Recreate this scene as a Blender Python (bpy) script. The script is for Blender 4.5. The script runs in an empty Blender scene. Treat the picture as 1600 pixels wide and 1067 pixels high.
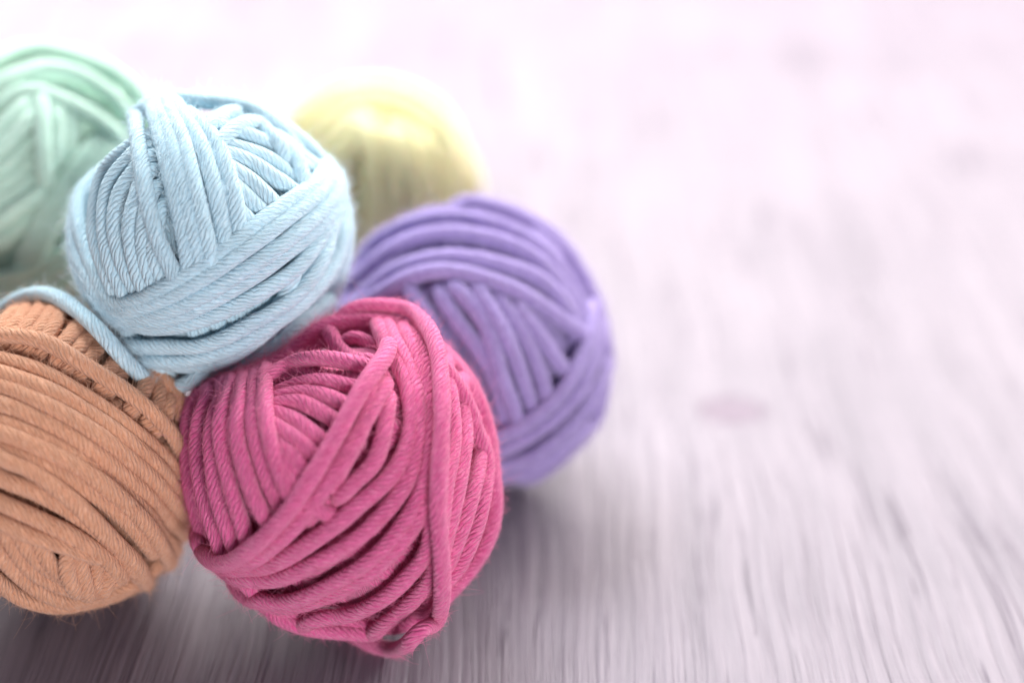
import bpy, math, random
import numpy as np
from mathutils import Vector

# ---------------------------------------------------------------- camera, world, lights, exposure
SC = bpy.context.scene
COL = SC.collection
W, H = 1600.0, 1067.0
FPX = 2444.0
PITCH = math.radians(30.0)
CAMZ = 0.2725

cam = bpy.data.cameras.new('camera')
cam.sensor_width = 36.0
cam.lens = 36.0 * FPX / W
cam.clip_start = 0.01
cam.clip_end = 50.0
cam.dof.use_dof = True
cam.dof.focus_distance = 0.381
cam.dof.aperture_fstop = 2.9
camo = bpy.data.objects.new('camera', cam)
COL.objects.link(camo)
camo.location = (0, 0, CAMZ)
camo.rotation_euler = (math.radians(90) - PITCH, 0, 0)
SC.camera = camo

world = bpy.data.worlds.new('World')
SC.world = world
world.use_nodes = True
bg = world.node_tree.nodes['Background']
bg.inputs[0].default_value = (0.88, 0.86, 0.98, 1)
bg.inputs[1].default_value = 0.22


def area(name, loc, target, sx, sy, power, color):
    l = bpy.data.lights.new(name, 'AREA')
    l.shape = 'RECTANGLE'
    l.size = sx
    l.size_y = sy
    l.energy = power
    l.color = color
    o = bpy.data.objects.new(name, l)
    COL.objects.link(o)
    o.location = loc
    d = Vector(target) - Vector(loc)
    o.rotation_euler = d.to_track_quat('-Z', 'Y').to_euler()
    return o


# a wide bright window behind the table, plus two added fill lamps for the balls
area('window_light', (0.20, 1.12, 0.62), (0.0, 0.45, 0.0), 2.2, 0.6, 50.0, (1.0, 0.955, 0.905))
area('top_fill_light', (-0.25, 0.80, 0.72), (-0.06, 0.42, 0.07), 0.4, 0.3, 8.0, (0.93, 0.97, 1.0))  # added lamp above and behind, no window: brightens the ball tops and rims
area('front_fill_light', (0.35, -0.75, 0.23), (-0.03, 0.38, 0.06), 0.5, 0.28, 12.5, (1.0, 0.95, 0.97))  # added low fill, no window: lifts the ball fronts, only grazes the table

SC.view_settings.view_transform = 'Standard'
SC.view_settings.look = 'None'
SC.view_settings.exposure = 0.0
SC.view_settings.gamma = 1.0
SC.render.engine = 'CYCLES'
SC.cycles.use_denoising = True
SC.cycles.max_bounces = 8
SC.cycles.diffuse_bounces = 5
SC.cycles.sample_clamp_indirect = 4.0

CAM = np.array([0, 0, CAMZ])
CX = np.array([1.0, 0, 0])
CY = np.array([0, math.sin(PITCH), math.cos(PITCH)])      # image up
CZ = np.array([0, -math.cos(PITCH), math.sin(PITCH)])     # towards the viewer


def rays(P):
    P = np.atleast_2d(np.asarray(P, float))
    d = (P[:, :1] - W / 2) / FPX * CX - (P[:, 1:2] - H / 2) / FPX * CY - CZ
    return d / np.linalg.norm(d, axis=1, keepdims=True)


# ---------------------------------------------------------------- materials
def nodes_of(name):
    m = bpy.data.materials.new(name)
    m.use_nodes = True
    nt = m.node_tree
    for n in list(nt.nodes):
        nt.nodes.remove(n)
    out = nt.nodes.new('ShaderNodeOutputMaterial')
    return m, nt, out


def N(nt, kind, **kw):
    n = nt.nodes.new(kind)
    for k, v in kw.items():
        setattr(n, k, v)
    return n


def math_node(nt, op, a, b=None, clamp=False):
    n = nt.nodes.new('ShaderNodeMath')
    n.operation = op
    n.use_clamp = clamp
    for i, v in enumerate((a, b)):
        if v is None:
            continue
        if isinstance(v, (int, float)):
            n.inputs[i].default_value = v
        else:
            nt.links.new(v, n.inputs[i])
    return n.outputs[0]


def yarn_material(name, base, light, dark, D, trans=0.0):
    m, nt, out = nodes_of(name)
    L = nt.links.new
    uv = N(nt, 'ShaderNodeUVMap')
    uv.uv_map = 'UVMap'
    sep = N(nt, 'ShaderNodeSeparateXYZ')
    L(uv.outputs[0], sep.inputs[0])
    u, v = sep.outputs[0], sep.outputs[1]
    # slow wander of the twist along the yarn
    cmb0 = N(nt, 'ShaderNodeCombineXYZ')
    L(math_node(nt, 'MULTIPLY', u, 0.9), cmb0.inputs[0])
    L(math_node(nt, 'MULTIPLY', v, 3.0), cmb0.inputs[1])
    nz0 = N(nt, 'ShaderNodeTexNoise')
    nz0.inputs['Scale'].default_value = 1.0
    nz0.inputs['Detail'].default_value = 3.0
    L(cmb0.outputs[0], nz0.inputs['Vector'])
    wob = math_node(nt, 'MULTIPLY', math_node(nt, 'SUBTRACT', nz0.outputs['Fac'], 0.5), 2.4)
    turns = math_node(nt, 'ADD', math_node(nt, 'MULTIPLY', v, 9.0), math_node(nt, 'MULTIPLY', u, -2.5))
    ph = math_node(nt, 'ADD', turns, wob)
    ply = math_node(nt, 'ABSOLUTE', math_node(nt, 'SINE', math_node(nt, 'MULTIPLY', ph, math.pi)))
    ply = math_node(nt, 'POWER', ply, 0.6)
    # fibres lying along the plies
    cmb = N(nt, 'ShaderNodeCombineXYZ')
    L(math_node(nt, 'MULTIPLY', ph, 3.2), cmb.inputs[0])
    L(math_node(nt, 'SUBTRACT', math_node(nt, 'MULTIPLY', u, 1.1), math_node(nt, 'MULTIPLY', v, -2.0)), cmb.inputs[1])
    fib = N(nt, 'ShaderNodeTexNoise')
    fib.inputs['Scale'].default_value = 1.6
    fib.inputs['Detail'].default_value = 4.0
    fib.inputs['Roughness'].default_value = 0.65
    L(cmb.outputs[0], fib.inputs['Vector'])
    ramp = N(nt, 'ShaderNodeValToRGB')
    e = ramp.color_ramp.elements
    e[0].position = 0.30
    e[0].color = (*dark, 1)
    e[1].position = 0.72
    e[1].color = (*light, 1)
    mid = ramp.color_ramp.elements.new(0.5)
    mid.color = (*base, 1)
    L(fib.outputs['Fac'], ramp.inputs[0])
    hgt = math_node(nt, 'ADD', math_node(nt, 'MULTIPLY', ply, 0.75), math_node(nt, 'MULTIPLY', fib.outputs['Fac'], 0.75))
    bump = N(nt, 'ShaderNodeBump')
    bump.inputs['Strength'].default_value = 0.9
    bump.inputs['Distance'].default_value = D * 0.15
    L(hgt, bump.inputs['Height'])
    p = N(nt, 'ShaderNodeBsdfPrincipled')
    L(ramp.outputs[0], p.inputs['Base Color'])
    L(bump.outputs[0], p.inputs['Normal'])
    p.inputs['Roughness'].default_value = 0.88
    p.inputs['Specular IOR Level'].default_value = 0.25
    p.inputs['Sheen Weight'].default_value = 0.35
    p.inputs['Sheen Roughness'].default_value = 0.45
    p.inputs['Sheen Tint'].default_value = (*[0.5 + 0.5 * c for c in light], 1)
    p.inputs['Subsurface Weight'].default_value = trans
    p.inputs['Subsurface Radius'].default_value = (1.0, 0.7, 0.7)
    p.inputs['Subsurface Scale'].default_value = D * 0.35
    L(p.outputs[0], out.inputs[0])
    return m


def fuzz_material(name, col):
    m, nt, out = nodes_of(name)
    L = nt.links.new
    d = N(nt, 'ShaderNodeBsdfDiffuse')
    d.inputs[0].default_value = (*col, 1)
    t = N(nt, 'ShaderNodeBsdfTranslucent')
    t.inputs[0].default_value = (*col, 1)
    mx = N(nt, 'ShaderNodeMixShader')
    mx.inputs[0].default_value = 0.45
    L(d.outputs[0], mx.inputs[1])
    L(t.outputs[0], mx.inputs[2])
    L(mx.outputs[0], out.inputs[0])
    return m


def wood_material():
    m, nt, out = nodes_of('painted_wood')
    L = nt.links.new
    tc = N(nt, 'ShaderNodeTexCoord')
    mp = N(nt, 'ShaderNodeMapping')
    mp.inputs['Rotation'].default_value = (0, 0, math.radians(0.5))
    L(tc.outputs['Object'], mp.inputs[0])
    # the grain wanders sideways slowly
    wn = N(nt, 'ShaderNodeTexNoise')
    wn.inputs['Scale'].default_value = 5.0
    wn.inputs['Detail'].default_value = 2.0
    st = N(nt, 'ShaderNodeVectorMath', operation='MULTIPLY')
    st.inputs[1].default_value = (1.4, 1.0, 1)
    L(mp.outputs[0], st.inputs[0])
    L(st.outputs[0], wn.inputs['Vector'])
    off = N(nt, 'ShaderNodeVectorMath', operation='MULTIPLY_ADD')
    L(wn.outputs['Color'], off.inputs[0])
    off.inputs[1].default_value = (0.030, 0, 0)
    L(mp.outputs[0], off.inputs[2])

    def streak(sx, sy, detail, rough, seed):
        s = N(nt, 'ShaderNodeVectorMath', operation='MULTIPLY_ADD')
        s.inputs[1].default_value = (sx, sy, 1)
        s.inputs[2].default_value = (seed, seed * 1.7, 0)
        L(off.outputs[0], s.inputs[0])
        n = N(nt, 'ShaderNodeTexNoise')
        n.inputs['Scale'].default_value = 1.0
        n.inputs['Detail'].default_value = detail
        n.inputs['Roughness'].default_value = rough
        L(s.outputs[0], n.inputs['Vector'])
        return n.outputs['Fac']

    g1 = streak(330, 6, 5, 0.6, 3.1)          # fine ridges of the grain
    g2 = streak(70, 2.0, 3, 0.5, 9.4)          # wider growth rings
    g3 = streak(620, 22, 5, 0.7, 5.5)          # brush and pore texture
    crack = streak(120, 4.5, 4, 0.55, 21.3)
    cr = N(nt, 'ShaderNodeMapRange')
    cr.inputs[1].default_value = 0.27
    cr.inputs[2].default_value = 0.32
    L(crack, cr.inputs[0])
    crk = cr.outputs[0]                        # 0 in the cracks
    lin = streak(110, 2.2, 3, 0.5, 33.7)
    ln = N(nt, 'ShaderNodeMapRange')
    ln.inputs[1].default_value = 0.0
    ln.inputs[2].default_value = 0.009
    L(math_node(nt, 'ABSOLUTE', math_node(nt, 'SUBTRACT', lin, 0.5)), ln.inputs[0])
    thin = math_node(nt, 'MAXIMUM', ln.outputs[0], math_node(nt, 'MULTIPLY', math_node(nt, 'SUBTRACT', streak(60, 14, 3, 0.6, 51.0), 0.40), 9.0, True), True)
    blot = N(nt, 'ShaderNodeTexNoise')
    blot.inputs['Scale'].default_value = 14.0
    blot.inputs['Detail'].default_value = 4.0
    L(mp.outputs[0], blot.inputs['Vector'])
    # the knot / dent in the board
    kn = N(nt, 'ShaderNodeVectorMath', operation='SUBTRACT')
    kn.inputs[1].default_value = KNOT
    L(tc.outputs['Object'], kn.inputs[0])
    kr = N(nt, 'ShaderNodeMapping')
    kr.inputs['Rotation'].default_value = (0, 0, math.radians(14))
    kr.inputs['Scale'].default_value = (78, 105, 1)
    L(kn.outputs[0], kr.inputs[0])
    kl = N(nt, 'ShaderNodeVectorMath', operation='LENGTH')
    L(kr.outputs[0], kl.inputs[0])
    km = N(nt, 'ShaderNodeMapRange')
    km.inputs[1].default_value = 1.0
    km.inputs[2].default_value = 0.6
    L(math_node(nt, 'ADD', kl.outputs['Value'], math_node(nt, 'MULTIPLY', math_node(nt, 'SUBTRACT', g1, 0.5), 1.6)), km.inputs[0])
    # short fine cracks in patches of the paint
    pc = N(nt, 'ShaderNodeMapRange')
    pc.inputs[1].default_value = 0.335
    pc.inputs[2].default_value = 0.385
    L(streak(380, 10, 4, 0.6, 88.2), pc.inputs[0])
    amp = streak(30, 7, 3, 0.6, 61.7)
    patch = math_node(nt, 'MULTIPLY', math_node(nt, 'SUBTRACT', streak(22, 9, 3, 0.6, 12.9), 0.44), 8.0, True)
    pcr = math_node(nt, 'SUBTRACT', 1.0, math_node(nt, 'MULTIPLY', math_node(nt, 'SUBTRACT', 1.0, pc.outputs[0]), patch), True)
    thin = math_node(nt, 'MULTIPLY', thin, pcr)
    # colours
    r = N(nt, 'ShaderNodeValToRGB')
    e = r.color_ramp.elements
    e[0].position = 0.39
    e[0].color = (0.15, 0.13, 0.163, 1)
    e[1].position = 0.61
    e[1].color = (0.245, 0.210, 0.252, 1)
    c = e.new(0.5)
    c.color = (0.196, 0.168, 0.207, 1)
    mixv = math_node(nt, 'ADD', math_node(nt, 'ADD', math_node(nt, 'MULTIPLY', g1, 0.38), math_node(nt, 'MULTIPLY', g3, 0.28)), math_node(nt, 'MULTIPLY', g2, 0.16))
    mixv = math_node(nt, 'ADD', mixv, math_node(nt, 'MULTIPLY', blot.outputs['Fac'], 0.18))
    L(mixv, r.inputs[0])
    m1 = N(nt, 'ShaderNodeMix', data_type='RGBA')
    m1.inputs[6].default_value = (0.09, 0.065, 0.10, 1)
    L(crk, m1.inputs[0])
    L(r.outputs[0], m1.inputs[7])
    m3 = N(nt, 'ShaderNodeMix', data_type='RGBA')
    m3.inputs[6].default_value = (0.11, 0.085, 0.125, 1)
    L(thin, m3.inputs[0])
    L(m1.outputs[2], m3.inputs[7])
    m2 = N(nt, 'ShaderNodeMix', data_type='RGBA')
    m2.inputs[7].default_value = (0.15, 0.10, 0.15, 1)
    L(math_node(nt, 'MULTIPLY', km.outputs[0], 0.75), m2.inputs[0])
    L(m3.outputs[2], m2.inputs[6])
    h = math_node(nt, 'ADD', math_node(nt, 'MULTIPLY', g1, math_node(nt, 'ADD', 0.35, math_node(nt, 'MULTIPLY', amp, 1.5))), math_node(nt, 'MULTIPLY', g2, 0.9))
    h = math_node(nt, 'ADD', h, math_node(nt, 'MULTIPLY', g3, 0.5))
    h = math_node(nt, 'ADD', h, math_node(nt, 'MULTIPLY', crk, 0.6))
    lf = N(nt, 'ShaderNodeMapRange')
    lf.inputs[1].default_value = 0.0
    lf.inputs[2].default_value = 0.035
    L(math_node(nt, 'ABSOLUTE', math_node(nt, 'SUBTRACT', streak(300, 5, 3, 0.5, 71.3), 0.5)), lf.inputs[0])
    h = math_node(nt, 'ADD', h, math_node(nt, 'MULTIPLY', lf.outputs[0], 0.18))
    h = math_node(nt, 'ADD', h, math_node(nt, 'MULTIPLY', thin, 0.45))
    h = math_node(nt, 'SUBTRACT', h, math_node(nt, 'MULTIPLY', km.outputs[0], 0.5))
    bump = N(nt, 'ShaderNodeBump')
    bump.inputs['Strength'].default_value = 1.0
    bump.inputs['Distance'].default_value = 0.0008
    L(h, bump.inputs['Height'])
    p = N(nt, 'ShaderNodeBsdfPrincipled')
    L(m2.outputs[2], p.inputs['Base Color'])
    L(bump.outputs[0], p.inputs['Normal'])
    p.inputs['Roughness'].default_value = 0.55
    p.inputs['Specular IOR Level'].default_value = 0.5
    L(p.outputs[0], out.inputs[0])
    return m


# ---------------------------------------------------------------- curve helpers
def catmull(P, n):
    """n points evenly spaced along a Catmull-Rom curve through P."""
    P = np.asarray(P, float)
    if len(P) == 2:
        t = np.linspace(0, 1, n)[:, None]
        return P[0] * (1 - t) + P[1] * t
    Q = np.vstack([2 * P[0] - P[1], P, 2 * P[-1] - P[-2]])
    out = []
    for i in range(1, len(Q) - 2):
        p0, p1, p2, p3 = Q[i - 1], Q[i], Q[i + 1], Q[i + 2]
        t = np.linspace(0, 1, 24, endpoint=False)[:, None]
        out.append(0.5 * ((2 * p1) + (-p0 + p2) * t + (2 * p0 - 5 * p1 + 4 * p2 - p3) * t ** 2 + (-p0 + 3 * p1 - 3 * p2 + p3) * t ** 3))
    out.append(P[-1:])
    return resample(np.vstack(out), n)


def resample(P, n=None, step=None):
    seg = np.linalg.norm(np.diff(P, axis=0), axis=1)
    s = np.concatenate([[0], np.cumsum(seg)])
    if n is None:
        n = max(4, int(s[-1] / step) + 1)
    t = np.linspace(0, s[-1], n)
    return np.stack([np.interp(t, s, P[:, k]) for k in range(P.shape[1])], 1)


def smooth1(h, w):
    if w < 1:
        return h
    k = np.exp(-0.5 * (np.arange(-3 * w, 3 * w + 1) / w) ** 2)
    k /= k.sum()
    return np.convolve(np.pad(h, 3 * w, mode='edge'), k, mode='valid')


def unit(v):
    return v / np.maximum(np.linalg.norm(v, axis=-1, keepdims=True), 1e-12)


def new_mesh(name, V, F, mat, parent, uvs=None):
    me = bpy.data.meshes.new(name)
    V = np.asarray(V, np.float32)
    F = np.asarray(F, np.int32)
    me.vertices.add(len(V))
    me.vertices.foreach_set('co', V.ravel())
    me.loops.add(F.size)
    me.loops.foreach_set('vertex_index', F.ravel())
    me.polygons.add(len(F))
    me.polygons.foreach_set('loop_start', np.arange(0, F.size, F.shape[1], dtype=np.int32))
    me.polygons.foreach_set('loop_total', np.full(len(F), F.shape[1], np.int32))
    if uvs is not None:
        lay = me.uv_layers.new(name='UVMap')
        lay.data.foreach_set('uv', np.asarray(uvs, np.float32)[F.ravel()].ravel())
    me.update(calc_edges=True)
    me.polygons.foreach_set('use_smooth', np.ones(len(F), bool))
    me.materials.append(mat)
    o = bpy.data.objects.new(name, me)
    COL.objects.link(o)
    if parent is not None:
        o.parent = parent
    return o


# ---------------------------------------------------------------- the yarn ball
class Ball:
    def __init__(s, label, centre, dist, yarn_px, outline, mats, seed, depth=1.0, shell=1.55, step=0.24, nring=12, group=None, xf=(0, 0, 1)):
        s.rng = np.random.default_rng(seed)
        s.xf = xf
        s.c = CAM + rays([centre])[0] * dist
        s.m = dist / FPX                                   # metres per pixel at the ball
        s.D = yarn_px * s.m
        s.step = s.D * step
        s.nring = nring
        s.mats = mats
        # local frame: z towards the viewer
        s.ez = unit(CAM - s.c)
        s.ex = unit(np.cross(CY, s.ez))
        s.ey = np.cross(s.ez, s.ex)
        O = (np.asarray(outline, float) - np.asarray(centre, float)) * (1, -1)
        th = np.arctan2(O[:, 1], O[:, 0])
        rr = np.hypot(O[:, 0], O[:, 1])
        o = np.argsort(th)
        th, rr = th[o], rr[o]
        th = np.concatenate([th - 2 * math.pi, th, th + 2 * math.pi])
        rr = np.tile(rr, 3)
        g = np.linspace(-math.pi, math.pi, 361)
        tab = np.interp(g, th, rr)
        k = np.exp(-0.5 * (np.arange(-15, 16) / 5.0) ** 2)
        k /= k.sum()
        tab = np.convolve(np.concatenate([tab[:-1][-15:], tab, tab[1:16]]), k, mode='valid')
        s.tg, s.tab = g, tab * s.m
        s.rdepth = float(tab.mean() * s.m * depth)
        s.shell = shell * s.D
        s.dirs = np.zeros((0, 3), np.float32)
        s.hts = np.zeros((0,), np.float32)
        s.strands = []                                      # centre lines kept for the fuzz
        s.root = bpy.data.objects.new('yarn_ball', None)
        COL.objects.link(s.root)
        s.base = s.c * (1, 1, 0)
        s.root.location = s.base
        s.root['label'] = label
        s.root['category'] = 'yarn ball'
        if group:
            s.root['group'] = group
        s.R0 = float(s.tab.mean())

    def sil(s, U):
        """outer radius in direction U (world unit vectors)"""
        x, y, z = U @ s.ex, U @ s.ey, U @ s.ez
        r = np.interp(np.arctan2(y, x), s.tg, s.tab)
        w = np.clip(x * x + y * y, 0, 1)
        return r * w + s.rdepth * (1 - w)

    def core_r(s, U):
        return s.sil(U) - s.shell

    def hit(s, P):
        """image points -> directions on the ball"""
        d = rays(P)
        oc = CAM - s.c
        R = np.full(len(d), s.R0)
        for _ in range(8):
            b = d @ oc
            c = oc @ oc - R * R
            disc = b * b - c
            t = np.where(disc > 0, -b - np.sqrt(np.maximum(disc, 0)), -b)
            U = unit(CAM + d * t[:, None] - s.c)
            R = 0.5 * R + 0.5 * (s.sil(U) - 0.4 * s.D)
        return U

    def contact(s, U, own=None, full=0.98):
        h = np.zeros(len(U))
        if len(s.hts):
            D = s.D * full
            sel = slice(None)
            X = s.dirs
            for i0 in range(0, len(U), 64):
                d2 = np.maximum(2 - 2 * (U[i0:i0 + 64].astype(np.float32) @ X.T), 0) * (s.R0 ** 2)
                k = np.where(d2 < D * D, s.hts[None] + np.sqrt(np.maximum(D * D - d2, 0)) * 0.92, 0)
                h[i0:i0 + 64] = k.max(1)
        if own is not None and len(own[1]):
            D = s.D * 0.62
            d2 = np.maximum(2 - 2 * (U @ own[0].T), 0) * (s.R0 ** 2)
            k = np.where(d2 < D * D, own[1][None] + np.sqrt(np.maximum(D * D - d2, 0)) * 0.8, 0)
            h = np.maximum(h, k.max(1))
        return h

    def lay(s, U, cap, own=None, ends=True, tens=2.2):
        """drape one strand; returns positions of its centre line"""
        P = U * s.R0
        P = resample(P, step=s.step)
        U = unit(P)
        h = s.contact(U, own)
        if cap and cap < 1.5 * s.D:
            h = cap * (1 - np.exp(-h / cap))
        else:
            k0 = 1.4 * s.D
            h = np.where(h < k0, h, k0 + 0.95 * s.D * (1 - np.exp(-(np.maximum(h, k0) - k0) / (0.95 * s.D))))
        w = max(1, int(tens * s.D / s.step / 2))
        for _ in range(3):
            h = np.maximum(h, smooth1(h, w))
        h = smooth1(h, max(1, int(0.8 * s.D / s.step)))
        if ends:
            n = len(h)
            L = max(2, int(2.6 * s.D / s.step))
            e = np.minimum(np.arange(n), np.arange(n)[::-1]) / L
            e = np.clip(1 - e, 0, 1)
            h = h - (e * e) * 2.6 * s.D
        return U, h

    def pos(s, U, h):
        P = s.c + U * (s.core_r(U) + h)[:, None]
        r = 0.5 * s.D
        z = P[:, 2]
        P[:, 2] = np.where(z < r * 1.6, r + np.maximum(z - r * 1.6, -1) * 0.06 + 0.0, z) if False else np.where(z < r, r - 0.0 + 0 * z, z)
        return P

    def tube(s, P, U, start_u=0.0, radius=None, flat=0.96):
        n = len(P)
        T = unit(np.gradient(P, axis=0))
        Nn = unit(U - T * np.sum(U * T, 1, keepdims=True))
        B = np.cross(T, Nn)
        a = np.linspace(-math.pi, math.pi, s.nring + 1)
        r = (radius or s.D * 0.5)
        g = s.rng.normal(size=n)
        g = smooth1(g, max(1, int(1.0 * s.D / s.step)))
        g = g / (g.std() + 1e-9) * 0.035
        rr = r * (1 + np.clip(g, -0.08, 0.08))
        e = np.minimum(np.arange(n), np.arange(n)[::-1]) * s.step / (0.7 * s.D)   # rounded tips
        rr = rr * np.sqrt(np.clip(e, 0.0004, 1))
        ring = P[:, None] + rr[:, None, None] * (np.cos(a)[None, :, None] * Nn[:, None] * flat + np.sin(a)[None, :, None] * B[:, None] * 1.03)
        V = ring.reshape(-1, 3)
        k = s.nring + 1
        i = np.arange(n - 1)[:, None] * k + np.arange(s.nring)[None]
        F = np.stack([i, i + 1, i + 1 + k, i + k], -1).reshape(-1, 4)
        sl = np.concatenate([[0], np.cumsum(np.linalg.norm(np.diff(P, axis=0), axis=1))]) / s.D + start_u
        uv = np.stack([np.repeat(sl, k), np.tile(a / (2 * math.pi), n)], 1)
        return V, F, uv

    def emit(s, name, list_of, label=None):
        Vs, Fs, Us, off = [], [], [], 0
        for P, U, h in list_of:
            V, F, uv = s.tube(P, U, s.rng.uniform(0, 50))
            Vs.append(V - s.base)
            Fs.append(F + off)
            Us.append(uv)
            off += len(V)
        o = new_mesh(name, np.vstack(Vs), np.vstack(Fs), s.mats[0], s.root, np.vstack(Us))
        if label:
            o['label'] = label
        return o

    def commit(s, L, visible=True):
        for P, U, h in L:
            s.dirs = np.vstack([s.dirs, U[::2].astype(np.float32)])
            s.hts = np.concatenate([s.hts, h[::2].astype(np.float32)])
            s.strands.append((P, U, visible))

    def core(s):
        n, mth = 48, 32
        ph = np.linspace(0, math.pi, mth + 1)
        th = np.linspace(0, 2 * math.pi, n, endpoint=False)
        U = np.stack([np.outer(np.sin(ph), np.cos(th)), np.outer(np.sin(ph), np.sin(th)), np.outer(np.cos(ph), np.ones(n))], -1).reshape(-1, 3)
        V = s.c + U * (s.core_r(U) + 0.95 * s.D)[:, None]
        V[:, 2] = np.maximum(V[:, 2], 0.001)
        i = np.arange(mth)[:, None] * n + np.arange(n)[None]
        j = np.arange(mth)[:, None] * n + (np.arange(n)[None] + 1) % n
        F = np.stack([i, i + n, j + n, j], -1).reshape(-1, 4)
        uv = np.stack([U[:, 0] * 30, U[:, 1] * 3], 1)
        new_mesh('core', V - s.base, F, s.mats[0], s.root, uv)

    def under(s, bundles=9, per=7, cap=1.15):
        out = []
        for b in range(bundles):
            nrm = unit(s.rng.normal(size=3))
            a = unit(np.cross(nrm, (0.3, 0.5, 0.8)))
            bb = np.cross(nrm, a)
            c0 = s.rng.uniform(-0.25, 0.25)
            own = [np.zeros((0, 3)), np.zeros(0)]
            L = []
            for k in range(per):
                off = c0 + (k - per / 2) * s.D / s.R0 * 0.97
                tilt = nrm + 0.05 * s.rng.normal(size=3)
                if abs(off) > 0.9:
                    continue
                nn = unit(tilt)
                a2 = unit(a - nn * (a @ nn))
                b2 = np.cross(nn, a2)
                t0 = s.rng.uniform(0, 2 * math.pi)
                t = np.linspace(t0, t0 + 2 * math.pi * 0.99, 300)
                q = math.sqrt(1 - off * off)
                U = unit(nn * off + q * (np.cos(t)[:, None] * a2 + np.sin(t)[:, None] * b2))
                U, h = s.lay(U, cap * s.D, own, ends=True)
                own = [np.vstack([own[0], U[::2]]), np.concatenate([own[1], h[::2]])]
                L.append((s.pos(U, h * 0.95 - 0.1 * s.D), U, h))
            s.commit(L, True)
            out += L
        s.emit('inner_winding', out)

    def bundle(s, guides, n=None, ext=(None, None), jit=0.12, cap=2.6, rough=0.22, spacing=1.04, lift=0.0, name='strand_bundle', ends=True, label=None):
        ox, oy, sc = s.xf
        G = [catmull(np.asarray(g, float) / sc + (ox, oy), 48) for g in guides]
        G = np.stack(G)                                     # g x 48 x 2
        if len(G) > 1:
            acc = 0
            for i in range(len(G) - 1):
                acc += np.median(np.linalg.norm(G[i + 1] - G[i], axis=1))
            if n is None:
                n = max(2, int(round(acc / (s.D / s.m * spacing))) + 1)
            gap = (len(G) - 1) / max(1, n - 1)
        else:
            n = 1
            gap = 0
        own = [np.zeros((0, 3)), np.zeros(0)]
        L = []
        order = list(range(n))
        for k in order:
            g = k * gap
            base = np.full(48, g)
            w = smooth1(s.rng.normal(size=48), 7)
            w = w / (np.abs(w).max() + 1e-9)
            base = base + (s.rng.uniform(-1, 1) * jit + w * jit) * gap
            base = np.clip(base, -0.1 * gap, (len(G) - 1) + 0.1 * gap)
            # smooth interpolation across the guides
            Q = np.zeros((48, 2))
            for j in range(48):
                x = base[j]
                i = int(min(max(math.floor(x), 0), max(len(G) - 2, 0)))
                f = x - i
                if len(G) == 1:
                    Q[j] = G[0][j]
                    continue
                p1, p2 = G[i][j], G[i + 1][j]
                p0 = G[i - 1][j] if i > 0 else 2 * p1 - p2
                p3 = G[i + 2][j] if i + 2 < len(G) else 2 * p2 - p1
                Q[j] = 0.5 * (2 * p1 + (-p0 + p2) * f + (2 * p0 - 5 * p1 + 4 * p2 - p3) * f * f + (-p0 + 3 * p1 - 3 * p2 + p3) * f ** 3)
            U = s.hit(Q)
            # extend both ends over the surface, then let them dive under
            parts = [U]
            for end in (0, 1):
                u0 = U[0] if end == 0 else U[-1]
                u1 = U[3] if end == 0 else U[-4]
                e = ext[end]
                if e is None:
                    e = 1.5 if (u0 @ s.ez) < 0.42 else 0.22
                e = e * s.rng.uniform(0.85, 1.15)
                t = unit((u0 - u1) - u0 * ((u0 - u1) @ u0))
                a = np.linspace(0, e, 24)[1:, None]
                E = u0 * np.cos(a) + t * np.sin(a)
                parts = [E[::-1]] + parts if end == 0 else parts + [E]
            U = unit(np.vstack(parts))
            U, h = s.lay(U, cap * s.D, own, ends=ends)
            ww = smooth1(s.rng.normal(size=len(h)), max(2, int(3 * s.D / s.step)))
            h = h + (lift + s.rng.uniform(0, rough) + 0.10 * ww / (np.abs(ww).max() + 1e-9)) * s.D
            own = [np.vstack([own[0], U[::2]]), np.concatenate([own[1], h[::2]])]
            L.append((s.pos(U, h), U, h))
        s.commit(L)
        return s.emit(name, L, label)

    def loose(s, pts, name='loose_strand', label=None, ctr=None, radius=None):
        """pts: (px, py, how); how = ('s', lift) on the ball, ('d', metres) at a distance, ('t', height) above the table"""
        Q = []
        for x, y, (k, v) in pts:
            if s.xf != (0, 0, 1):
                x, y = x / s.xf[2] + s.xf[0], y / s.xf[2] + s.xf[1]
            d = rays([(x, y)])[0]
            if k == 's':
                U = s.hit([(x, y)])
                h = s.contact(U, full=1.0)
                Q.append((s.c + U * (s.core_r(U) + h + v * s.D)[:, None])[0])
            elif k == 'd':
                Q.append(CAM + d * v)
            else:
                Q.append(CAM + d * ((CAMZ - v) / -d[2]))
        P = catmull(np.array(Q), 60)
        P = resample(P, step=s.step)
        for c in range(3):
            P[:, c] = smooth1(P[:, c], 3)
        P[:, 2] = np.maximum(P[:, 2], 0.48 * s.D)
        U = unit(P - (s.c if ctr is None else ctr))
        s.strands.append((P, U, True))
        return s.emit(name, [(P, U, None)], label)

    def fuzz(s, count, length=(0.25, 0.7), rad=0.000027, stray=0.04):
        pts, us, ts = [], [], []
        for P, U, vis in s.strands:
            T = unit(np.gradient(P, axis=0))
            pts.append(P)
            us.append(U)
            ts.append(T)
        P, U, T = np.vstack(pts), np.vstack(us), np.vstack(ts)
        # keep those near the outside of the ball
        rad_out = np.linalg.norm(P - s.c, axis=1) / s.sil(unit(P - s.c))
        front = unit(P - s.c) @ s.ez
        ok = np.where((rad_out > 0.88) & (front > -0.45))[0]
        i = s.rng.choice(ok, count)
        P, U, T = P[i], U[i], T[i]
        Nn = unit(U - T * np.sum(U * T, 1, keepdims=True))
        B = np.cross(T, Nn)
        a = s.rng.normal(0, 0.75, count)[:, None]
        nrm = Nn * np.cos(a) + B * np.sin(a)
        tan = -Nn * np.sin(a) + B * np.cos(a)
        r = s.D * 0.49
        K = 5
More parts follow.
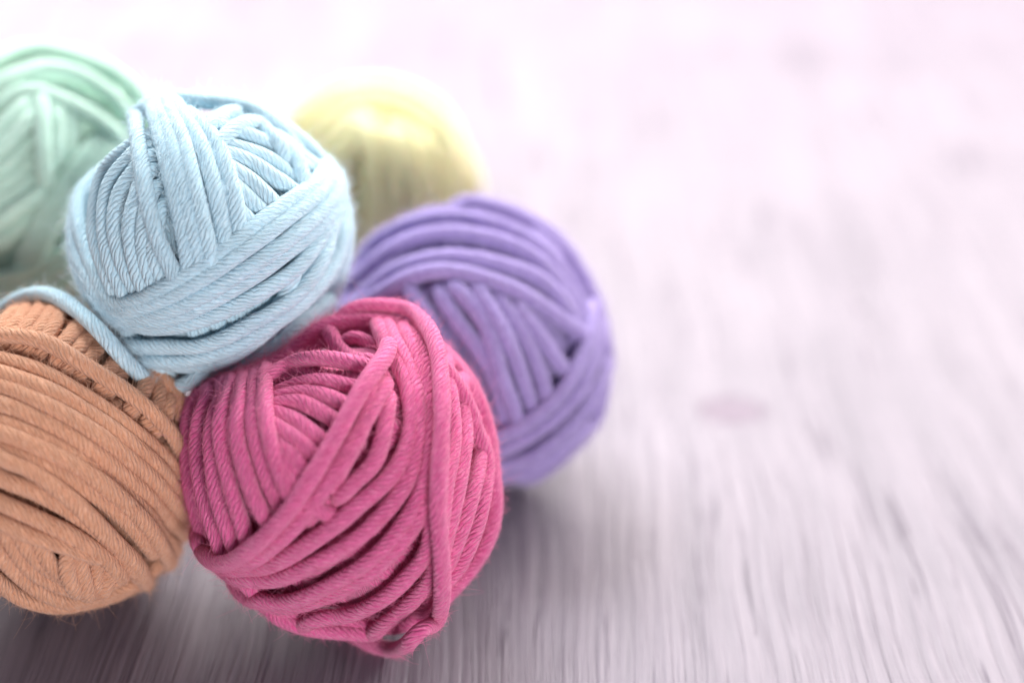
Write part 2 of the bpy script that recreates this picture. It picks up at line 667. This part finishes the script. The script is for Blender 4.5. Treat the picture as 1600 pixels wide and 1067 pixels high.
        ln = s.rng.uniform(*length, count) * s.D
        st = s.rng.random(count) < stray
        ln = np.where(st, ln * 1.7, ln)
        # lie along the twist, lifting a little
        sign = np.where(s.rng.random(count) < 0.5, 1, -1)[:, None]
        d0 = unit((T * 0.8 + tan * 0.62) * sign + 0.35 * s.rng.normal(size=(count, 3)))
        up = np.abs(s.rng.normal(0.0, 0.24, count)) + 0.05
        up = np.where(st, up + 0.7, up)
        curl = s.rng.normal(0, 0.45, (count, 3))
        start = P + T * s.rng.uniform(-0.5, 0.5, (count, 1)) * s.step + nrm * r
        out = np.zeros((count, K, 3))
        for k in range(K):
            f = k / (K - 1)
            out[:, k] = start + (d0 * f + nrm * (up * f - 0.12 * f * f)[:, None] + curl * f * f * 0.45) * ln[:, None]
        out[..., 2] = np.maximum(out[..., 2], 0.0003)
        hc = bpy.data.hair_curves.new('fuzz')
        hc.add_curves([K] * count)
        hc.attributes['position'].data.foreach_set('vector', (out - s.base).astype(np.float32).ravel())
        ra = hc.attributes.get('radius') or hc.attributes.new('radius', 'FLOAT', 'POINT')
        rv = np.tile(np.linspace(1, 0.45, K), count) * rad
        ra.data.foreach_set('value', rv.astype(np.float32))
        hc.materials.append(s.mats[1])
        o = bpy.data.objects.new('fuzz', hc)
        COL.objects.link(o)
        o.parent = s.root
        o['kind'] = 'stuff'
        return o

    def report(s, tag):
        lo = min(p[:, 2].min() for p, _, _ in s.strands)
        nat = min((s.c + U * s.sil(U)[:, None])[:, 2].min() for _, U, _ in s.strands)
        R = np.concatenate([np.linalg.norm(p - s.c, axis=1) / s.sil(unit(p - s.c)) for p, _, _ in s.strands])
        print('BALL', tag, 'c', np.round(s.c, 4), 'R0 %.4f D %.4f lowest %.4f natural %.4f' % (s.R0, s.D, lo, nat), 'outer ratio p50 %.3f p95 %.3f max %.3f' % tuple(np.percentile(R, (50, 95, 100))))


# ---------------------------------------------------------------- the table
def on_table(px, py):
    d = rays([(px, py)])[0]
    return CAM + d * (CAMZ / -d[2])


KNOT = tuple(on_table(1140, 640))
WOOD = wood_material()
V = [(-0.9, -0.35, 0), (0.9, -0.35, 0), (0.9, 1.5, 0), (-0.9, 1.5, 0), (-0.9, -0.35, -0.03), (0.9, -0.35, -0.03), (0.9, 1.5, -0.03), (-0.9, 1.5, -0.03)]
F = [(0, 1, 2, 3), (7, 6, 5, 4), (0, 4, 5, 1), (1, 5, 6, 2), (2, 6, 7, 3), (3, 7, 4, 0)]
tb = new_mesh('table_top', V, F, WOOD, None)
tb.data.polygons.foreach_set('use_smooth', np.zeros(6, bool))
tb['kind'] = 'structure'

# ---------------------------------------------------------------- colours
def mats(tag, base, light, dark, D=0.0042, fz=None, trans=0.0):
    return (yarn_material(tag + '_yarn', base, light, dark, D, trans), fuzz_material(tag + '_fuzz', fz or light))


BLUE = mats('blue', (0.53, 0.75, 0.85), (0.74, 0.88, 0.94), (0.37, 0.62, 0.76))
PINK = mats('pink', (0.67, 0.12, 0.30), (0.88, 0.31, 0.49), (0.53, 0.04, 0.18))
ORANGE = mats('orange', (0.67, 0.34, 0.205), (0.82, 0.52, 0.37), (0.54, 0.23, 0.12))
GREEN = mats('green', (0.55, 0.78, 0.66), (0.74, 0.90, 0.82), (0.42, 0.67, 0.55), trans=0.3)
PURPLE = mats('purple', (0.34, 0.265, 0.56), (0.56, 0.47, 0.75), (0.22, 0.15, 0.42))
YELLOW = mats('yellow', (0.97, 0.90, 0.52), (0.98, 0.95, 0.72), (0.93, 0.83, 0.38), trans=0.6)
GROUP = 'balls of yarn piled on the table'

# ---------------------------------------------------------------- yellow ball (far, blurred)
b = Ball('pale yellow ball of yarn, blurred, farthest back behind the purple ball', (595, 275), 0.582, 23,
         [(595, 118), (655, 130), (705, 165), (740, 220), (757, 290), (745, 350), (700, 415), (600, 445), (500, 425), (425, 350), (408, 260), (435, 180), (505, 124)],
         YELLOW, 11, shell=2.3, step=0.4, nring=8, group=GROUP)
b.core()
b.under(9, 6)
b.bundle([[(480, 330), (500, 230), (560, 170)], [(520, 360), (530, 260), (570, 200)]])
b.bundle([[(570, 190), (590, 300), (590, 400)], [(630, 200), (650, 300), (650, 400)], [(690, 220), (710, 300), (700, 400)]], spacing=1.3)
b.bundle([[(450, 200), (520, 140), (610, 130), (690, 170), (745, 260)], [(470, 230), (535, 165), (610, 155), (680, 195), (730, 280)]], ext=(0.8, 0.8), spacing=1.3)
b.fuzz(2500)
b.report('yellow')

# ---------------------------------------------------------------- green ball
b = Ball('mint green ball of yarn cut by the left edge, behind the blue ball', (60, 265), 0.508, 24,
         [(60, 66), (120, 72), (180, 95), (240, 125), (275, 178), (280, 265), (258, 350), (240, 430), (200, 540), (60, 600), (-80, 540), (-120, 400), (-140, 265), (-100, 140), (-40, 85)],
         GREEN, 5, shell=2.4, step=0.32, nring=10, group=GROUP, xf=(0, 50, 2.27))
b.core()
b.under(9, 6)
b.bundle([[(-60, 470), (10, 400), (90, 320)], [(-60, 560), (50, 480), (140, 400)], [(-60, 650), (60, 570), (150, 500)]], spacing=1.3)
b.bundle([[(200, 270), (205, 360), (190, 460)], [(250, 300), (250, 380), (230, 450)]], n=2, jit=0)
b.bundle([[(148, 250), (150, 330), (152, 420), (158, 520)]], jit=0, lift=0.2)
b.bundle([[(-80, 730), (40, 640), (150, 565)], [(-80, 800), (30, 730), (130, 650)]], n=2, jit=0)
b.bundle([[(-80, 420), (0, 345), (80, 270)], [(-80, 480), (20, 400), (110, 310)]], n=2, jit=0)
b.bundle([[(70, 870), (120, 720), (190, 570), (290, 440), (400, 330)], [(110, 870), (170, 720), (250, 590), (340, 480), (420, 400)]], n=3, jit=0)
b.bundle([[(200, 860), (270, 720), (350, 600)], [(270, 860), (320, 740), (400, 620)]], n=2, jit=0)
b.bundle([[(-80, 120), (80, 55), (230, 65), (380, 120), (490, 210), (560, 320)], [(-80, 190), (100, 120), (230, 135), (350, 200), (450, 290), (520, 400)], [(-80, 290), (60, 215), (200, 225), (330, 290), (420, 370), (480, 450)]], spacing=1.25, jit=0.25)
b.bundle([[(-80, 900), (60, 860), (190, 800), (320, 730), (450, 650)], [(-80, 1010), (80, 960), (230, 890), (360, 830), (480, 760)]], spacing=1.2)
b.fuzz(5000)
b.report('green')

# ---------------------------------------------------------------- purple ball
b = Ball('purple ball of yarn resting on the table behind the pink ball', (742, 545), 0.459, 25,
         [(742, 322), (800, 338), (860, 372), (902, 430), (930, 500), (943, 560), (940, 620), (922, 670), (890, 712), (850, 748), (800, 768), (740, 772), (640, 745), (580, 695), (548, 610), (540, 520), (550, 440), (585, 375), (640, 338), (695, 323)],
         PURPLE, 21, shell=2.2, step=0.3, nring=10, group=GROUP, xf=(420, 90, 1.546))
b.core()
b.under(9, 7)
b.bundle([[(340, 560), (420, 680), (500, 820), (545, 930)], [(430, 560), (510, 670), (560, 790), (590, 900)], [(520, 570), (590, 680), (630, 780), (650, 860)], [(590, 590), (670, 680), (720, 750), (750, 800)]], jit=0.25, spacing=1.3)
b.bundle([[(210, 500), (300, 400), (430, 355), (560, 375), (660, 430), (740, 520), (790, 640)],
          [(190, 560), (290, 455), (420, 410), (550, 425), (650, 475), (720, 560), (760, 650)],
          [(170, 620), (290, 520), (420, 480), (540, 490), (650, 530), (720, 600), (750, 680)]], jit=0.25, spacing=1.2)
b.bundle([[(150, 640), (260, 580), (400, 520), (530, 540), (650, 590), (760, 680)]], jit=0)
b.bundle([[(500, 940), (600, 880), (690, 800), (745, 700), (765, 580)], [(520, 980), (630, 925), (735, 835), (785, 720), (795, 600)], [(540, 1030), (660, 980), (770, 880), (815, 750), (815, 620)]], jit=0.2)
b.fuzz(16000)
b.report('purple')

# ---------------------------------------------------------------- orange ball
b = Ball('peach orange ball of yarn at the front left, cut by the left edge', (60, 720), 0.425, 24,
         [(300, 690), (302, 750), (288, 820), (252, 885), (200, 928), (130, 952), (60, 956), (0, 945), (-100, 905), (-160, 830), (-185, 720), (-160, 600), (-90, 520), (0, 490), (70, 482), (130, 490), (182, 532), (238, 570), (294, 608), (308, 650)],
         ORANGE, 8, shell=2.5, group=GROUP, xf=(0, 440, 1.976))
b.core()
b.under(9, 7)
b.bundle([[(-60, 200), (-10, 140), (60, 75)], [(60, 200), (100, 140), (150, 80)], [(170, 250), (210, 180), (250, 120)], [(290, 310), (330, 240), (370, 190)], [(420, 400), (450, 340), (480, 290)], [(560, 540), (580, 470), (570, 390)]], ext=(0.08, 1.2), jit=0.3, spacing=1.1)
b.bundle([[(-120, 790), (-60, 900), (40, 990), (160, 1020), (270, 1010)], [(-60, 760), (20, 880), (110, 960), (220, 1000), (330, 975)], [(30, 770), (90, 870), (160, 930), (260, 955), (350, 930)], [(110, 800), (150, 870), (200, 910), (240, 930)]], jit=0.15)
b.bundle([[(215, 830), (210, 890), (240, 950)], [(270, 830), (275, 890), (285, 955)], [(350, 830), (345, 890), (320, 950)]], jit=0.1)
b.bundle([[(-120, 620), (0, 680), (120, 735), (240, 790), (340, 860), (390, 920)], [(-120, 700), (0, 740), (110, 785), (220, 820), (300, 850)]], jit=0.2)
b.bundle([[(-120, 530), (0, 600), (120, 650), (260, 730), (360, 810), (430, 900)], [(-120, 480), (0, 520), (140, 575), (270, 650), (390, 740), (480, 850)]], jit=0.2)
b.bundle([[(-120, 360), (0, 375), (140, 430), (260, 500), (400, 600), (500, 690), (570, 780)], [(-120, 440), (0, 460), (130, 510), (250, 570), (370, 660), (460, 750), (520, 850)]], jit=0.2)
b.bundle([[(-120, 170), (0, 180), (130, 200), (260, 270), (400, 355), (510, 450), (575, 550), (600, 650)],
          [(-120, 240), (0, 255), (150, 310), (290, 390), (420, 480), (520, 570), (592, 680)],
          [(-120, 310), (0, 325), (140, 380), (270, 450), (410, 550), (510, 640), (580, 740)]], jit=0.18, spacing=1.0)
b.bundle([[(-120, 460), (0, 540), (110, 590), (230, 680), (330, 780), (410, 860), (450, 930)]], jit=0)
b.fuzz(16000)
b.report('orange')
orange_c = b.c

# ---------------------------------------------------------------- pink ball
b = Ball('deep pink ball of yarn in front, a loose loop hanging onto the table', (545, 728), 0.404, 25.6,
         [(590, 500), (640, 512), (682, 542), (720, 575), (745, 620), (764, 680), (780, 740), (787, 790), (775, 850), (745, 900), (700, 940), (650, 973), (600, 991), (540, 984), (460, 970), (400, 938), (350, 893), (318, 850), (302, 790), (297, 700), (296, 632), (326, 604), (390, 588), (452, 560), (502, 512), (545, 499)],
         PINK, 14, shell=2.5, group=GROUP, xf=(280, 460, 1.84))
b.core()
b.under(9, 7)
b.bundle([[(270, 110), (360, 50), (470, 20)], [(260, 160), (350, 105), (450, 80)], [(255, 230), (340, 180), (430, 165), (520, 190)], [(265, 270), (350, 240), (430, 240), (530, 270)], [(260, 310), (340, 300), (420, 340), (490, 390)], [(262, 350), (320, 380), (380, 430), (440, 480)], [(275, 430), (320, 470), (360, 520), (410, 560)], [(290, 490), (330, 540), (360, 590), (390, 620)]], jit=0.15, spacing=0.95)
b.bundle([[(240, 180), (330, 120), (440, 105), (560, 130)], [(250, 240), (345, 185), (440, 172), (560, 200)]], jit=0.1, ext=(0.3, 0.25))
b.bundle([[(560, 250), (550, 330), (515, 420), (470, 500)], [(610, 300), (590, 400), (550, 490), (490, 560)]], jit=0.1)
b.bundle([[(110, 250), (45, 380), (55, 560), (110, 720)], [(150, 240), (110, 400), (130, 570), (190, 730)], [(200, 220), (180, 380), (215, 540), (270, 680)], [(262, 190), (258, 330), (290, 470), (350, 600)]], jit=0.15)
b.bundle([[(690, 60), (745, 190), (765, 350), (750, 520), (735, 720)], [(740, 90), (800, 240), (820, 400), (790, 580), (745, 790)], [(780, 130), (860, 270), (880, 430), (840, 620), (765, 830)]], jit=0.25)
b.bundle([[(860, 380), (895, 500), (880, 640), (820, 760), (735, 850)], [(890, 400), (935, 540), (925, 700), (850, 820), (735, 900)]], jit=0.2)
b.bundle([[(330, 130), (430, 70), (530, 70), (620, 150), (665, 270), (672, 380), (620, 510), (505, 610), (370, 705), (240, 775), (150, 780)],
          [(380, 95), (490, 45), (590, 70), (670, 170), (705, 300), (708, 440), (670, 580), (560, 720), (420, 810), (290, 860), (190, 840)],
          [(430, 70), (530, 35), (620, 60), (700, 170), (735, 320), (735, 480), (700, 640), (600, 780), (470, 880), (340, 920), (230, 890)]], jit=0.2, spacing=1.0)
b.bundle([[(725, 600), (700, 740), (610, 860), (490, 930), (360, 945)], [(735, 700), (715, 820), (640, 920), (530, 975), (420, 970)]], jit=0.2, ext=(0.15, 0.6))
b.bundle([[(590, 260), (555, 330), (500, 420), (440, 520), (370, 620), (290, 705), (205, 765), (120, 775)]], jit=0, rough=0)
b.bundle([[(600, 150), (585, 195), (520, 290), (460, 400), (395, 510), (320, 620), (230, 710), (140, 760), (60, 720)]], jit=0, lift=0.45, rough=0)
b.loose([(380, 70, ('s', -2.2)), (480, 45, ('s', -0.3)), (570, 45, ('s', 0.0)), (650, 85, ('s', 0.2)), (705, 180, ('s', 0.3)), (722, 320, ('s', 0.3)), (716, 460, ('s', 0.3)), (712, 600, ('s', 0.3)), (717, 720, ('s', 0.3)), (724, 830, ('s', 0.3)),
         (716, 905, ('s', 0.35)), (695, 960, ('d', 0.383)), (655, 1005, ('d', 0.390)), (605, 1020, ('t', 0.0025)), (550, 1008, ('t', 0.0025)), (500, 975, ('t', 0.0025)), (440, 940, ('t', 0.0025))],
        label='loose strand running down the front and looping onto the table')
b.fuzz(18000)
b.report('pink')

# ---------------------------------------------------------------- blue ball, on top of the pile
b = Ball('light blue ball of yarn on top of the pile, a loose strand trailing left', (333, 380), 0.421, 24.0,
         [(333, 142), (400, 152), (445, 185), (500, 225), (530, 262), (550, 310), (555, 390), (545, 440), (510, 500), (455, 568), (385, 614), (320, 630), (247, 616), (195, 570), (165, 520), (130, 470), (113, 400), (113, 320), (127, 270), (160, 215), (205, 172), (262, 147)],
         BLUE, 3, depth=1.06, shell=3.1, group=GROUP, xf=(90, 120, 2.052))
b.core()
b.under(9, 7)
b.bundle([[(480, 120), (640, 150), (780, 200), (870, 290), (910, 370)], [(500, 190), (640, 230), (740, 290), (830, 360)], [(520, 250), (610, 320), (690, 390), (760, 440)], [(540, 340), (590, 410), (640, 460), (690, 510)]], jit=0.15)
b.bundle([[(225, 170), (110, 280), (68, 430), (85, 570), (140, 710)], [(240, 240), (160, 350), (140, 480), (165, 610), (220, 720)], [(262, 330), (225, 430), (225, 550), (250, 650), (290, 720)], [(300, 450), (285, 550), (300, 630), (345, 700)]], jit=0.12)
b.bundle([[(330, 80), (380, 200), (440, 360), (490, 570)], [(300, 90), (335, 230), (370, 380), (400, 520), (430, 640)]], n=3, jit=0.1, cap=2.2)
b.bundle([[(470, 150), (560, 75), (660, 80), (740, 170)], [(500, 210), (570, 140), (650, 120), (720, 190)]], jit=0.1)
b.bundle([[(300, 85), (335, 220), (370, 380), (400, 520), (420, 650)], [(350, 75), (405, 210), (445, 370), (475, 500), (500, 610)], [(410, 85), (500, 170), (545, 270), (580, 400), (605, 550)]], n=5, jit=0.06)
b.bundle([[(225, 60), (240, 150), (258, 270), (285, 420), (325, 550), (380, 660)]], jit=0, lift=0.1)
b.bundle([[(880, 290), (905, 400), (890, 520), (840, 660)], [(925, 290), (940, 420), (925, 560), (870, 700)], [(950, 280), (965, 420), (955, 560), (900, 720)]], jit=0.15)
b.bundle([[(230, 900), (320, 965), (470, 975), (620, 905), (760, 790), (880, 670), (940, 540)], [(270, 950), (400, 1020), (540, 1000), (680, 920), (800, 820), (900, 710), (955, 570)]], jit=0.15)
b.bundle([[(150, 800), (290, 850), (470, 810), (640, 730), (780, 630), (870, 510), (900, 400)], [(190, 880), (320, 910), (480, 890), (650, 810), (800, 700), (900, 560), (935, 430)], [(230, 920), (390, 950), (540, 920), (690, 830), (830, 720), (920, 600), (950, 470)]], jit=0.25, spacing=0.98)
b.bundle([[(60, 600), (125, 715), (220, 735), (380, 655), (560, 530), (720, 410), (850, 320), (895, 230)],
          [(60, 640), (150, 765), (300, 755), (480, 670), (640, 565), (780, 460), (880, 370), (915, 280)],
          [(90, 720), (200, 810), (360, 790), (540, 710), (700, 610), (830, 500), (910, 400), (930, 320)]], jit=0.15)
tail = [(540, 955, ('s', -2.2)), (445, 985, ('s', -0.2)), (340, 1000, ('s', 0.1)), (262, 955, ('d', 0.402)), (200, 890, ('d', 0.400)), (120, 800, ('d', 0.401)), (30, 725, ('d', 0.412)), (-45, 695, ('d', 0.420)), (-130, 715, ('d', 0.430)), (-185, 755, ('d', 0.434)), (-260, 830, ('d', 0.440))]
b.loose(tail, label='loose light blue strand trailing left over the orange ball', ctr=orange_c)
b.fuzz(18000)
b.report('blue')
